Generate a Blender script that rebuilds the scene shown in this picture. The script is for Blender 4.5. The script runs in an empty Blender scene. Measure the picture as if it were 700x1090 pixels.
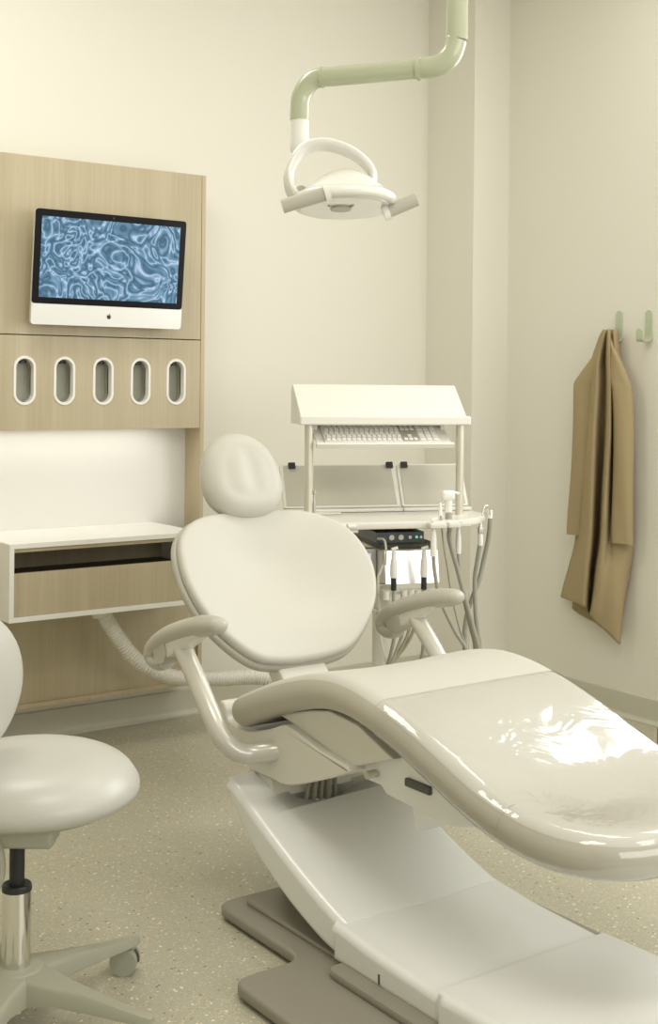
import bpy, bmesh, math, random
from mathutils import Vector, Matrix, noise
random.seed(7)
PI = math.pi
C = bpy.context.scene.collection
SC = bpy.context.scene

# ------------------------------------------------------------------ materials
def mat(name, col, rough=0.5, metal=0.0, coat=0.0, coat_rough=0.1, bump=0.0, bscale=60.0, mottle=0.0, spec=0.5):
    m = bpy.data.materials.new(name); m.use_nodes = True
    nt = m.node_tree; b = nt.nodes['Principled BSDF']
    b.inputs['Base Color'].default_value = (*col, 1)
    b.inputs['Roughness'].default_value = rough
    b.inputs['Metallic'].default_value = metal
    b.inputs['Coat Weight'].default_value = coat
    b.inputs['Coat Roughness'].default_value = coat_rough
    b.inputs['Specular IOR Level'].default_value = spec
    tc = nt.nodes.new('ShaderNodeTexCoord')
    nz = nt.nodes.new('ShaderNodeTexNoise'); nz.inputs['Scale'].default_value = bscale
    nz.inputs['Detail'].default_value = 4
    nt.links.new(tc.outputs['Object'], nz.inputs['Vector'])
    if bump:
        bp = nt.nodes.new('ShaderNodeBump'); bp.inputs['Strength'].default_value = bump
        bp.inputs['Distance'].default_value = 0.002
        nt.links.new(nz.outputs['Fac'], bp.inputs['Height'])
        nt.links.new(bp.outputs['Normal'], b.inputs['Normal'])
    mx = nt.nodes.new('ShaderNodeMix'); mx.data_type = 'RGBA'
    k = 1 - mottle
    mx.inputs[6].default_value = (*col, 1)
    mx.inputs[7].default_value = (col[0]*k, col[1]*k, col[2]*k, 1)
    nt.links.new(nz.outputs['Fac'], mx.inputs[0])
    nt.links.new(mx.outputs[2], b.inputs['Base Color'])
    return m

def emit(name, col, strength):
    m = bpy.data.materials.new(name); m.use_nodes = True
    b = m.node_tree.nodes['Principled BSDF']
    b.inputs['Base Color'].default_value = (*col, 1)
    b.inputs['Emission Color'].default_value = (*col, 1)
    b.inputs['Emission Strength'].default_value = strength
    return m

def wood(name, base=(0.545, 0.475, 0.33), dark=(0.475, 0.405, 0.27), horiz=False):
    m = bpy.data.materials.new(name); m.use_nodes = True
    nt = m.node_tree; b = nt.nodes['Principled BSDF']
    b.inputs['Roughness'].default_value = 0.5
    tc = nt.nodes.new('ShaderNodeTexCoord')
    def layer(sc, detail, dist):
        mp = nt.nodes.new('ShaderNodeMapping'); mp.inputs['Scale'].default_value = sc
        n = nt.nodes.new('ShaderNodeTexNoise'); n.inputs['Scale'].default_value = 1
        n.inputs['Detail'].default_value = detail; n.inputs['Distortion'].default_value = dist
        nt.links.new(tc.outputs['Object'], mp.inputs['Vector']); nt.links.new(mp.outputs['Vector'], n.inputs['Vector'])
        return n
    s1 = (14, 14, 0.7) if not horiz else (0.7, 14, 14)
    s2 = (120, 120, 3) if not horiz else (3, 120, 120)
    n1 = layer(s1, 3, 0.4); n2 = layer(s2, 4, 0.2)
    r1 = nt.nodes.new('ShaderNodeValToRGB')
    r1.color_ramp.elements[0].position = 0.3; r1.color_ramp.elements[0].color = (*dark, 1)
    r1.color_ramp.elements[1].position = 0.7; r1.color_ramp.elements[1].color = (*base, 1)
    nt.links.new(n1.outputs['Fac'], r1.inputs['Fac'])
    r2 = nt.nodes.new('ShaderNodeValToRGB')
    r2.color_ramp.elements[0].position = 0.35; r2.color_ramp.elements[0].color = (0.925, 0.92, 0.905, 1)
    r2.color_ramp.elements[1].position = 0.65; r2.color_ramp.elements[1].color = (1, 1, 1, 1)
    nt.links.new(n2.outputs['Fac'], r2.inputs['Fac'])
    mx = nt.nodes.new('ShaderNodeMix'); mx.data_type = 'RGBA'; mx.blend_type = 'MULTIPLY'; mx.inputs[0].default_value = 1
    nt.links.new(r1.outputs['Color'], mx.inputs[6]); nt.links.new(r2.outputs['Color'], mx.inputs[7])
    nt.links.new(mx.outputs[2], b.inputs['Base Color'])
    return m

def floor_mat():
    m = bpy.data.materials.new('speckled_vinyl'); m.use_nodes = True
    nt = m.node_tree; b = nt.nodes['Principled BSDF']
    b.inputs['Roughness'].default_value = 0.33
    tc = nt.nodes.new('ShaderNodeTexCoord')
    base = (0.475, 0.452, 0.35)
    col = None
    def chips(scale, thr, c, prev, seed):
        mp = nt.nodes.new('ShaderNodeMapping'); mp.inputs['Location'].default_value = (seed, seed*1.7, 0)
        v = nt.nodes.new('ShaderNodeTexVoronoi'); v.inputs['Scale'].default_value = scale
        nt.links.new(tc.outputs['Object'], mp.inputs['Vector']); nt.links.new(mp.outputs['Vector'], v.inputs['Vector'])
        sx = nt.nodes.new('ShaderNodeSeparateColor'); nt.links.new(v.outputs['Color'], sx.inputs['Color'])
        a = nt.nodes.new('ShaderNodeMath'); a.operation = 'GREATER_THAN'; a.inputs[1].default_value = thr
        nt.links.new(sx.outputs[0], a.inputs[0])
        d = nt.nodes.new('ShaderNodeMath'); d.operation = 'LESS_THAN'; d.inputs[1].default_value = 0.42
        nt.links.new(v.outputs['Distance'], d.inputs[0])
        mu = nt.nodes.new('ShaderNodeMath'); mu.operation = 'MULTIPLY'
        nt.links.new(a.outputs[0], mu.inputs[0]); nt.links.new(d.outputs[0], mu.inputs[1])
        mx = nt.nodes.new('ShaderNodeMix'); mx.data_type = 'RGBA'
        nt.links.new(mu.outputs[0], mx.inputs[0])
        if prev is None: mx.inputs[6].default_value = (*base, 1)
        else: nt.links.new(prev, mx.inputs[6])
        mx.inputs[7].default_value = (*c, 1)
        return mx.outputs[2]
    p = chips(150, 0.80, (0.68, 0.61, 0.44), None, 0)
    p = chips(130, 0.86, (0.42, 0.38, 0.27), p, 3.3)
    p = chips(200, 0.82, (0.62, 0.56, 0.42), p, 7.1)
    p = chips(110, 0.955, (0.84, 0.79, 0.64), p, 1.9)
    p = chips(110, 0.975, (0.22, 0.19, 0.14), p, 5.5)
    nt.links.new(p, b.inputs['Base Color'])
    nz = nt.nodes.new('ShaderNodeTexNoise'); nz.inputs['Scale'].default_value = 9
    nt.links.new(tc.outputs['Object'], nz.inputs['Vector'])
    bp = nt.nodes.new('ShaderNodeBump'); bp.inputs['Strength'].default_value = 0.15; bp.inputs['Distance'].default_value = 0.003
    nt.links.new(nz.outputs['Fac'], bp.inputs['Height']); nt.links.new(bp.outputs['Normal'], b.inputs['Normal'])
    return m

def screen_mat():
    m = bpy.data.materials.new('lit_marbled_screen'); m.use_nodes = True
    nt = m.node_tree; b = nt.nodes['Principled BSDF']
    tc = nt.nodes.new('ShaderNodeTexCoord')
    def nz(scale, dist, det):
        n = nt.nodes.new('ShaderNodeTexNoise'); n.inputs['Scale'].default_value = scale
        n.inputs['Distortion'].default_value = dist; n.inputs['Detail'].default_value = det
        n.inputs['Roughness'].default_value = 0.45
        nt.links.new(tc.outputs['Object'], n.inputs['Vector']); return n
    a = nz(8, 2.2, 2.0)
    wv = nt.nodes.new('ShaderNodeMath'); wv.operation = 'MULTIPLY'; wv.inputs[1].default_value = 5.5
    nt.links.new(a.outputs['Fac'], wv.inputs[0])
    fr = nt.nodes.new('ShaderNodeMath'); fr.operation = 'PINGPONG'; fr.inputs[1].default_value = 0.5
    nt.links.new(wv.outputs[0], fr.inputs[0])
    rp = nt.nodes.new('ShaderNodeValToRGB')
    e = rp.color_ramp.elements
    e[0].position = 0.0; e[0].color = (0.045, 0.115, 0.185, 1)
    e[1].position = 0.5; e[1].color = (0.55, 0.70, 0.92, 1)
    k = e.new(0.16); k.color = (0.085, 0.20, 0.30, 1)
    k = e.new(0.34); k.color = (0.16, 0.31, 0.44, 1)
    k = e.new(0.44); k.color = (0.27, 0.42, 0.60, 1)
    nt.links.new(fr.outputs[0], rp.inputs['Fac'])
    b.inputs['Base Color'].default_value = (0.01, 0.01, 0.01, 1)
    b.inputs['Roughness'].default_value = 0.5; b.inputs['Specular IOR Level'].default_value = 0.15
    nt.links.new(rp.outputs['Color'], b.inputs['Emission Color'])
    b.inputs['Emission Strength'].default_value = 0.95
    return m

def film_mat():
    m = bpy.data.materials.new('clear_plastic_film'); m.use_nodes = True
    nt = m.node_tree
    for n in list(nt.nodes): nt.nodes.remove(n)
    out = nt.nodes.new('ShaderNodeOutputMaterial')
    tr = nt.nodes.new('ShaderNodeBsdfTransparent'); tr.inputs['Color'].default_value = (1, 1, 1, 1)
    gl = nt.nodes.new('ShaderNodeBsdfGlossy'); gl.inputs['Roughness'].default_value = 0.06
    lw = nt.nodes.new('ShaderNodeLayerWeight'); lw.inputs['Blend'].default_value = 0.5
    pw = nt.nodes.new('ShaderNodeMath'); pw.operation = 'POWER'; pw.inputs[1].default_value = 3.2
    fr = nt.nodes.new('ShaderNodeMath'); fr.operation = 'MULTIPLY_ADD'; fr.inputs[1].default_value = 0.90; fr.inputs[2].default_value = 0.06
    nt.links.new(lw.outputs['Facing'], pw.inputs[0]); nt.links.new(pw.outputs[0], fr.inputs[0])
    tc = nt.nodes.new('ShaderNodeTexCoord')
    n1 = nt.nodes.new('ShaderNodeTexNoise'); n1.inputs['Scale'].default_value = 5.0; n1.inputs['Detail'].default_value = 3
    n1.inputs['Distortion'].default_value = 0.8
    nt.links.new(tc.outputs['Object'], n1.inputs['Vector'])
    bp = nt.nodes.new('ShaderNodeBump'); bp.inputs['Strength'].default_value = 0.5; bp.inputs['Distance'].default_value = 0.012
    nt.links.new(n1.outputs['Fac'], bp.inputs['Height'])
    nt.links.new(bp.outputs['Normal'], gl.inputs['Normal']); nt.links.new(bp.outputs['Normal'], lw.inputs['Normal'])
    mx = nt.nodes.new('ShaderNodeMixShader')
    nt.links.new(fr.outputs[0], mx.inputs[0]); nt.links.new(tr.outputs[0], mx.inputs[1]); nt.links.new(gl.outputs[0], mx.inputs[2])
    nt.links.new(mx.outputs[0], out.inputs['Surface'])
    return m

M = dict(
    wall=mat('warm_white_wall_paint', (0.80, 0.78, 0.69), 0.75, bump=0.05, bscale=200),
    ceil=mat('ceiling_paint', (0.84, 0.82, 0.74), 0.8),
    base=mat('vinyl_baseboard', (0.60, 0.585, 0.48), 0.45),
    floor=floor_mat(),
    wood=wood('pale_ash_veneer'),
    wood_edge=wood('ash_edge', (0.56, 0.475, 0.32), (0.49, 0.41, 0.265)),
    wood_dark=mat('brown_wood', (0.23, 0.17, 0.09), 0.5),
    white=mat('white_laminate', (0.86, 0.85, 0.80), 0.4),
    niche=mat('niche_white', (0.84, 0.83, 0.79), 0.45),
    dark=mat('dark_interior', (0.10, 0.09, 0.06), 0.6),
    smoke=mat('grey_green_plastic', (0.42, 0.42, 0.345), 0.3),
    black=mat('black_glass', (0.006, 0.006, 0.008), 0.3, spec=0.12),
    blackm=mat('black_plastic', (0.02, 0.02, 0.02), 0.45),
    alu=mat('pale_aluminium', (0.78, 0.78, 0.75), 0.35, metal=0.25),
    screen=screen_mat(),
    logo=mat('dark_logo', (0.02, 0.02, 0.02), 0.4),
    uph=mat('cream_leatherette', (0.585, 0.572, 0.51), 0.48, coat=0.0, bump=0.04, bscale=400, spec=0.4),
    uph2=mat('grey_beige_leatherette', (0.49, 0.47, 0.40), 0.42, coat=0.3, coat_rough=0.25, bump=0.04, bscale=400),
    rim=mat('beige_rim_leatherette', (0.49, 0.465, 0.385), 0.4, coat=0.3, coat_rough=0.2),
    stool=mat('cool_white_leatherette', (0.54, 0.535, 0.485), 0.38, coat=0.3, coat_rough=0.3),
    stoolf=mat('sage_grey_plastic', (0.40, 0.40, 0.315), 0.45),
    plast=mat('cream_plastic', (0.73, 0.715, 0.64), 0.35, coat=0.2),
    cover=mat('glossy_white_cover', (0.84, 0.845, 0.815), 0.3, coat=0.3),
    taupe=mat('taupe_plastic', (0.29, 0.268, 0.215), 0.42),
    armtube=mat('silver_cream_tube', (0.66, 0.64, 0.57), 0.28, metal=0.25, coat=0.3),
    sage=mat('sage_green_enamel', (0.50, 0.53, 0.38), 0.25, coat=0.4),
    hook=mat('sage_hook_enamel', (0.50, 0.56, 0.40), 0.4),
    lampw=mat('lamp_white_plastic', (0.88, 0.87, 0.82), 0.25, coat=0.4),
    lampg=mat('warm_grey_handle', (0.50, 0.48, 0.41), 0.5),
    lens=mat('lamp_lens', (0.68, 0.67, 0.62), 0.12, coat=0.5),
    hosew=mat('ribbed_hose_white', (0.80, 0.78, 0.70), 0.45),
    hoseg=mat('grey_tubing', (0.36, 0.35, 0.29), 0.45),
    chrome=mat('chrome', (0.75, 0.74, 0.70), 0.12, metal=1.0),
    steel=mat('brushed_steel', (0.62, 0.60, 0.54), 0.3, metal=0.9),
    cart=mat('cart_white_enamel', (0.76, 0.745, 0.675), 0.35, coat=0.2),
    post=mat('cart_post_metal', (0.66, 0.63, 0.53), 0.35, metal=0.35),
    trayin=mat('tray_grey_film', (0.52, 0.50, 0.42), 0.25, coat=0.3),
    mirror=mat('polished_panel', (0.93, 0.92, 0.88), 0.28, metal=0.75),
    device=mat('slate_device', (0.055, 0.075, 0.08), 0.35),
    disp=emit('lavender_display', (0.55, 0.52, 0.80), 0.8),
    key=mat('white_keycap', (0.86, 0.84, 0.77), 0.5),
    keyg=mat('keyboard_well', (0.40, 0.385, 0.31), 0.5),
    coat=mat('camel_wool', (0.43, 0.345, 0.20), 0.9, bump=0.5, bscale=350, mottle=0.12, spec=0.15),
    film=film_mat(),
    cable=mat('dark_cable', (0.10, 0.10, 0.09), 0.5),
    lamp=emit('added_panel_light', (1.0, 0.96, 0.86), 6.0),
)

# ------------------------------------------------------------------ helpers
def finish(bm, angle=38):
    bmesh.ops.remove_doubles(bm, verts=bm.verts, dist=1e-5)
    bmesh.ops.recalc_face_normals(bm, faces=bm.faces)
    a = math.radians(angle)
    for f in bm.faces: f.smooth = True
    for e in bm.edges:
        if len(e.link_faces) == 2 and e.calc_face_angle(0) > a: e.smooth = False

def obj(name, bm, m, parent=None, angle=38, world=True):
    """link bm as one mesh object; world=True: bm is in world space and is moved into the parent's frame"""
    finish(bm, angle)
    me = bpy.data.meshes.new(name)
    if parent is not None and world:
        root = parent; off = Matrix.Identity(4)
        while root is not None: off = root.matrix_basis @ off; root = root.parent
        bm.transform(off.inverted())
    bm.to_mesh(me); bm.free()
    me.materials.append(m)
    o = bpy.data.objects.new(name, me); C.objects.link(o)
    if parent is not None: o.parent = parent
    if angle <= 50 and len(me.polygons) < 4000:
        wn = o.modifiers.new('weighted', 'WEIGHTED_NORMAL'); wn.keep_sharp = True; wn.weight = 80
    return o

def thing(name, label, cat, loc=(0, 0, 0), rotz=0, group=None):
    o = bpy.data.objects.new(name, None); C.objects.link(o)
    o.empty_display_size = 0.05
    o.matrix_basis = Matrix.Translation(loc) @ Matrix.Rotation(rotz, 4, 'Z')
    tag(o, label, cat, group); return o

def tag(o, label, cat, group=None):
    o['label'] = label; o['category'] = cat
    if group: o['group'] = group
    return o

def struct(name, bm, m):
    o = obj(name, bm, m); o['kind'] = 'structure'; return o

def box(x0, x1, y0, y1, z0, z1, bev=0.0, seg=2, bm=None):
    bm2 = bmesh.new()
    bmesh.ops.create_cube(bm2, size=1)
    for v in bm2.verts:
        v.co = Vector((x0 + (v.co.x + .5)*(x1-x0), y0 + (v.co.y + .5)*(y1-y0), z0 + (v.co.z + .5)*(z1-z0)))
    if bev: bmesh.ops.bevel(bm2, geom=bm2.edges[:], offset=bev, segments=seg, affect='EDGES', profile=0.5)
    if bm is None: return bm2
    return merge(bm, bm2)

def merge(a, b):
    me = bpy.data.meshes.new('tmp'); b.to_mesh(me); b.free(); a.from_mesh(me); bpy.data.meshes.remove(me); return a

def prism(poly, axis, a0, a1, bev=0.0, seg=2, bm=None):
    """poly in the two other axes (in x,y,z order), extruded along axis"""
    b2 = bmesh.new()
    def P(p, a):
        if axis == 0: return (a, p[0], p[1])
        if axis == 1: return (p[0], a, p[1])
        return (p[0], p[1], a)
    lo = [b2.verts.new(P(p, a0)) for p in poly]; hi = [b2.verts.new(P(p, a1)) for p in poly]
    n = len(poly)
    f0 = b2.faces.new(lo); f1 = b2.faces.new(hi[::-1])
    for i in range(n): b2.faces.new((lo[i], hi[i], hi[(i+1) % n], lo[(i+1) % n]))
    bmesh.ops.recalc_face_normals(b2, faces=b2.faces)
    if bev:
        es = list({e for f in (f0, f1) for e in f.edges})
        bmesh.ops.bevel(b2, geom=es, offset=bev, segments=seg, affect='EDGES', profile=0.5)
    if bm is None: return b2
    return merge(bm, b2)

def catmull(P, sub=6, closed=False):
    P = [Vector(p) for p in P]; n = len(P); out = []
    rng = n if closed else n-1
    for i in range(rng):
        if closed: p0, p1, p2, p3 = P[(i-1) % n], P[i], P[(i+1) % n], P[(i+2) % n]
        else:
            p1, p2 = P[i], P[i+1]
            p0 = P[i-1] if i else p1*2-p2
            p3 = P[i+2] if i+2 < n else p2*2-p1
        for k in range(sub):
            t = k/sub
            out.append(0.5*((2*p1)+(p2-p0)*t+(2*p0-5*p1+4*p2-p3)*t*t+(3*p1-p0-3*p2+p3)*t**3))
    if not closed: out.append(P[-1].copy())
    return out

def tube(path, r, N=14, sub=6, smooth=True, side=None, flat=1.0, bm=None, taper=None, round_caps=False):
    """sweep. r = radius or function(t, i, n). side = fixed lateral vector; flat = ratio of the other half-axis"""
    P = catmull(path, sub) if smooth else [Vector(p) for p in path]
    bm2 = bmesh.new(); rings = []; prev = None; n = len(P)
    for i, p in enumerate(P):
        t = (P[min(i+1, n-1)] - P[max(i-1, 0)]).normalized()
        if side is not None:
            u = Vector(side); u = (u - t*u.dot(t)).normalized()
        else:
            if prev is None:
                u = t.orthogonal().normalized()
            else:
                u = (prev - t*prev.dot(t)).normalized()
        prev = u
        w = t.cross(u).normalized()
        f = i/(n-1)
        rr = r(f) if callable(r) else r
        if round_caps:
            d = min(i, n-1-i)
        rings.append([bm2.verts.new(p + u*math.cos(2*PI*k/N)*rr + w*math.sin(2*PI*k/N)*rr*(flat(f) if callable(flat) else flat)) for k in range(N)])
    for a, b in zip(rings, rings[1:]):
        for k in range(N): bm2.faces.new((a[k], a[(k+1) % N], b[(k+1) % N], b[k]))
    bm2.faces.new(rings[0][::-1]); bm2.faces.new(rings[-1])
    if bm is None: return bm2
    return merge(bm, bm2)

def lathe(prof, N=32, loc=(0, 0, 0), bm=None):
    bm2 = bmesh.new(); rings = []
    for r, z in prof:
        if r < 1e-6: rings.append([bm2.verts.new((loc[0], loc[1], loc[2]+z))])
        else: rings.append([bm2.verts.new((loc[0]+r*math.cos(2*PI*k/N), loc[1]+r*math.sin(2*PI*k/N), loc[2]+z)) for k in range(N)])
    for a, b in zip(rings, rings[1:]):
        for k in range(N):
            k2 = (k+1) % N
            if len(a) == 1 and len(b) == 1: continue
            if len(a) == 1: bm2.faces.new((a[0], b[k], b[k2]))
            elif len(b) == 1: bm2.faces.new((a[k], a[k2], b[0]))
            else: bm2.faces.new((a[k], a[k2], b[k2], b[k]))
    if len(rings[0]) > 1: bm2.faces.new(rings[0][::-1])
    if len(rings[-1]) > 1: bm2.faces.new(rings[-1])
    if bm is None: return bm2
    return merge(bm, bm2)

def cyl(p0, p1, r, N=20, r2=None, bm=None):
    p0 = Vector(p0); p1 = Vector(p1); r2 = r if r2 is None else r2
    return tube([p0, p1], lambda f: r+(r2-r)*f, N=N, smooth=False, bm=bm)

def pad(outline, T, mapf, spine, top=None, bot=None, r=None, K=8, E=5, inset=0.0, bm=None, rim=None):
    """cushion: closed outline (u,v) CCW, thickness T with rounded rim, mapped to space by mapf(u,v,h)"""
    n = len(outline); r = T/2 if r is None else r
    O = [Vector((p[0], p[1])) for p in outline]
    area = sum(O[i].x*O[(i+1) % n].y-O[(i+1) % n].x*O[i].y for i in range(n))
    if area < 0: O.reverse()
    N = []
    for i in range(n):
        t = (O[(i+1) % n]-O[i-1]).normalized(); N.append(Vector((-t.y, t.x)))   # inward for CCW
    if inset: O = [o+nn*inset for o, nn in zip(O, N)]
    S = [Vector((0, min(max(o.y, spine[0]), spine[1]))) for o in O]
    rings = []
    I = [o+nn*r for o, nn in zip(O, N)]
    sm = lambda t: t*t*(3-2*t)
    for k in range(K, 0, -1):
        t = k/K
        rings.append([(*(i_.lerp(s, t)), -T/2+(bot(i_.lerp(s, t).x, i_.lerp(s, t).y, t) if bot else 0)) for i_, s in zip(I, S)])
    for k in range(-E, E+1):
        a = k/E*PI/2; d = r*(1-math.cos(a)); h = r*math.sin(a)+(T/2-r)*(1 if k > 0 else -1 if k < 0 else 0)
        rings.append([(*(o+nn*d), h) for o, nn in zip(O, N)])
    for k in range(1, K+1):
        t = k/K
        rings.append([(*(i_.lerp(s, t)), T/2+(top(i_.lerp(s, t).x, i_.lerp(s, t).y, t) if top else 0)) for i_, s in zip(I, S)])
    if rim is not None: rings = rings[K:K+E+1+rim]     # only the rolled rim
    bm2 = bmesh.new()
    R = [[bm2.verts.new(mapf(*q)) for q in rg] for rg in rings]
    for a, b in zip(R, R[1:]):
        for k in range(n):
            try: bm2.faces.new((a[k], a[(k+1) % n], b[(k+1) % n], b[k]))
            except ValueError: pass
    bmesh.ops.remove_doubles(bm2, verts=bm2.verts, dist=1e-5)
    bmesh.ops.dissolve_degenerate(bm2, dist=1e-6, edges=bm2.edges)
    if bm is None: return bm2
    return merge(bm, bm2)

def lerp_tab(tab, x):
    if x <= tab[0][0]: return tab[0][1:]
    for a, b in zip(tab, tab[1:]):
        if x <= b[0]:
            t = (x-a[0])/(b[0]-a[0]); return tuple(p+(q-p)*t for p, q in zip(a[1:], b[1:]))
    return tab[-1][1:]

# ------------------------------------------------------------------ room
YB = 4.73; XR = 4.20; ZC = 3.35; X0 = -1.2; Y0 = -1.6
struct('floor', box(X0, XR+.1, Y0, YB+.1, -.06, 0), M['floor'])
struct('ceiling', box(X0, XR+.1, Y0, YB+.1, ZC, ZC+.06), M['ceil'])
struct('wall_back', box(X0, XR+.1, YB, YB+.1, 0, ZC), M['wall'])
struct('wall_right', box(XR, XR+.1, Y0, YB, 0, ZC), M['wall'])
struct('wall_left', box(X0-.1, X0, Y0, YB+.1, 0, ZC), M['wall'])
struct('wall_corner', box(3.98, XR, 4.40, YB, 0, ZC), M['wall'])
def skirting(name, prof, axis, a0, a1):
    struct(name, prism(prof, axis, a0, a1), M['base'])
SK = [(0, 0), (-.022, 0), (-.022, .006), (-.012, .014), (-.008, .025), (-.008, .104), (-.004, .108), (0, .108)]
skirting('baseboard_back', [(YB+a, z) for a, z in SK], 0, X0, 3.98)
skirting('baseboard_right', [(XR+a, z) for a, z in SK], 1, Y0, 4.40)
skirting('baseboard_corner', [(4.40+a, z) for a, z in SK], 0, 3.972, XR)
skirting('baseboard_corner_side', [(3.98+a, z) for a, z in SK], 1, 4.40, YB)
bpy.data.objects['baseboard_corner_side'].name = 'trim_1'

# ------------------------------------------------------------------ wall cabinet
YF = 4.58; CL = 1.25; CR = 2.672
cab = thing('wall_cabinet', 'tall pale ash wall panel cabinet with five oval cup openings and a lit white niche', 'cabinet', (2.0, 4.70, 0.16))
ys = YB-.002
obj('side_gable', box(CR-.018, CR, YF-.002, ys, .162, 2.242, .001), M['wood_edge'], cab)
obj('top_board', box(CL, CR-.018, YF+.002, ys, 2.225, 2.242), M['wood'], cab)
obj('upper_panel', box(CL, CR-.019, YF, YF+.018, 1.570, 2.241, .001), M['wood'], cab)
# panel with five holes
OV = [1.897, 2.057, 2.219, 2.381, 2.541]
def oval(cx, cz, w, h, n=14):
    P = []; r = w/2; s = h/2-r
    for k in range(n+1): a = PI*k/n; P.append((cx+r*math.cos(a), cz+s+r*math.sin(a)))
    for k in range(n+1): a = PI+PI*k/n; P.append((cx+r*math.cos(a), cz-s+r*math.sin(a)))
    return P
def holed_panel(x0, x1, z0, z1, y0, y1, holes):
    bm = bmesh.new()
    for yy in (y0, y1):
        vs = [bm.verts.new((x, yy, z)) for x, z in ((x0, z0), (x1, z0), (x1, z1), (x0, z1))]
        es = [bm.edges.new((vs[i], vs[(i+1) % 4])) for i in range(4)]
        for h in holes:
            hv = [bm.verts.new((x, yy, z)) for x, z in h]
            es += [bm.edges.new((hv[i], hv[(i+1) % len(hv)])) for i in range(len(hv))]
        bmesh.ops.triangle_fill(bm, use_beauty=True, use_dissolve=False, edges=es)
    for h in [[(x0, z0), (x1, z0), (x1, z1), (x0, z1)]]+holes:
        a = [bm.verts.new((x, y0, z)) for x, z in h]; b = [bm.verts.new((x, y1, z)) for x, z in h]
        for i in range(len(h)): bm.faces.new((a[i], a[(i+1) % len(h)], b[(i+1) % len(h)], b[i]))
    return bm
holes = [oval(cx, 1.396, .068, .165) for cx in OV]
obj('cup_panel', holed_panel(CL, CR-.019, 1.209, 1.566, YF, YF+.018, holes), M['wood'], cab, angle=30)
for cx in OV:
    bm = bmesh.new()
    out = oval(cx, 1.396, .090, .187); inn = oval(cx, 1.396, .066, .163)
    rings = [[(x, YF+.03, z) for x, z in inn], [(x, YF-.001, z) for x, z in inn], [(x, YF-.004, z) for x, z in oval(cx, 1.396, .070, .167)],
             [(x, YF-.004, z) for x, z in oval(cx, 1.396, .086, .183)], [(x, YF-.001, z) for x, z in out], [(x, YF+.004, z) for x, z in out]]
    V = [[bm.verts.new(p) for p in rg] for rg in rings]; n = len(out)
    for a, b in zip(V, V[1:]):
        for i in range(n): bm.faces.new((a[i], a[(i+1) % n], b[(i+1) % n], b[i]))
    rim = obj('oval_rim', bm, M['white'], cab)
    rim['label'] = 'white oval rim'
    # rounded sleeve behind the opening, with a dark top
    bm = bmesh.new(); m1 = oval(cx, 1.396, .066, .163)
    a = [bm.verts.new((x, YF+.022, z)) for x, z in m1]; b = [bm.verts.new((x, YF+.055, z)) for x, z in m1]
    for i in range(n): bm.faces.new((a[i], a[(i+1) % n], b[(i+1) % n], b[i]))
    bm.faces.new(b)
    obj('cup_sleeve', bm, M['smoke'], cab)
    obj('sleeve_dark_disc', cyl((cx, YF+.034, 1.462), (cx, YF+.034, 1.470), .0175, 16), M['blackm'], cab)  # thin dark disc near the top of the sleeve
obj('bottom_board', box(CL, CR-.018, YF+.018, ys, 1.227, 1.245), M['wood'], cab)
obj('niche_panel', box(CL, CR-.018, YB-.03, ys, .70, 1.227), M['niche'], cab)
obj('lower_panel', box(CL, CR-.020, YF+.012, YF+.03, .180, .80), M['wood'], cab)
obj('plinth_board', box(CL, CR-.018, YF-.002, ys, .162, .180, .001), M['wood_edge'], cab)
st = obj('light_strip', box(1.40, 2.50, YF+.035, YF+.055, 1.221, 1.2269), emit('led_strip', (1.0, .97, .88), 1.5), cab)

# drawer box hung on the panel
dx0, dx1, dy0 = 1.732, 2.50, 4.30
dr = thing('wall_drawer_unit', 'white framed wall hung drawer unit with pale ash drawer front under the lit niche', 'drawer unit', (2.1, 4.5, .543))
z0, z1 = .545, .822; t = .018
yb = YF+.011
obj('top_slab', box(dx0, dx1, dy0, YB-.031, z1-t, z1, .0015), M['white'], dr)
obj('bottom_slab', box(dx0, dx1, dy0, yb, z0, z0+t, .0015), M['white'], dr)
obj('side_panel', box(dx0, dx0+t, dy0, yb, z0+t, z1-t, .0015), M['white'], dr)
obj('side_panel', box(dx1-t, dx1, dy0, yb, z0+t, z1-t, .0015), M['white'], dr)
obj('inner_lining', box(dx0+t, dx1-t, dy0+.01, yb, z1-t-.014, z1-t, .0), M['wood'], dr)
df = obj('drawer_front', box(dx0+t+.001, dx1-t-.001, dy0+.006, dy0+.024, z0+t+.001, .716, .001), M['wood'], dr)
obj('drawer_box', box(dx0+t+.005, dx1-t-.005, dy0+.024, yb-.01, z0+t+.003, .695), M['dark'], dr)
obj('back_panel', box(dx0+t, dx1-t, yb-.01, yb, z0+t, z1-t), M['wood'], dr)

# ------------------------------------------------------------------ monitor
tilt = math.radians(5.5)
mon = thing('wall_monitor', 'flat computer monitor with black bezel, white chin and blue marbled picture on the ash panel', 'monitor', (2.22, YF, 1.60))
mb, mw, mh = Vector((2.206, 4.515, 1.606)), .632, .428
def MM(x, y, z):   # local: x across, y out of the screen (negative = towards viewer), z up the tilted screen
    return Vector((mb.x+x, mb.y+y*math.cos(tilt)-z*math.sin(tilt), mb.z+z*math.cos(tilt)+y*math.sin(tilt)))
def rrect(x0, x1, z0, z1, r, n=5):
    P = []
    for cx, cz, a0 in ((x1-r, z1-r, 0), (x0+r, z1-r, PI/2), (x0+r, z0+r, PI), (x1-r, z0+r, 1.5*PI)):
        for k in range(n+1): a = a0+PI/2*k/n; P.append((cx+r*math.cos(a), cz+r*math.sin(a)))
    return P
def mprism(poly, y0, y1, bev=0.0):
    bm = prism(poly, 1, y0, y1, bev)
    for v in bm.verts: v.co = MM(*v.co)
    return bm
chin = .078
body = obj('housing', mprism(rrect(-mw/2, mw/2, 0, mh, .012), 0, .012), M['alu'], mon)
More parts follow.
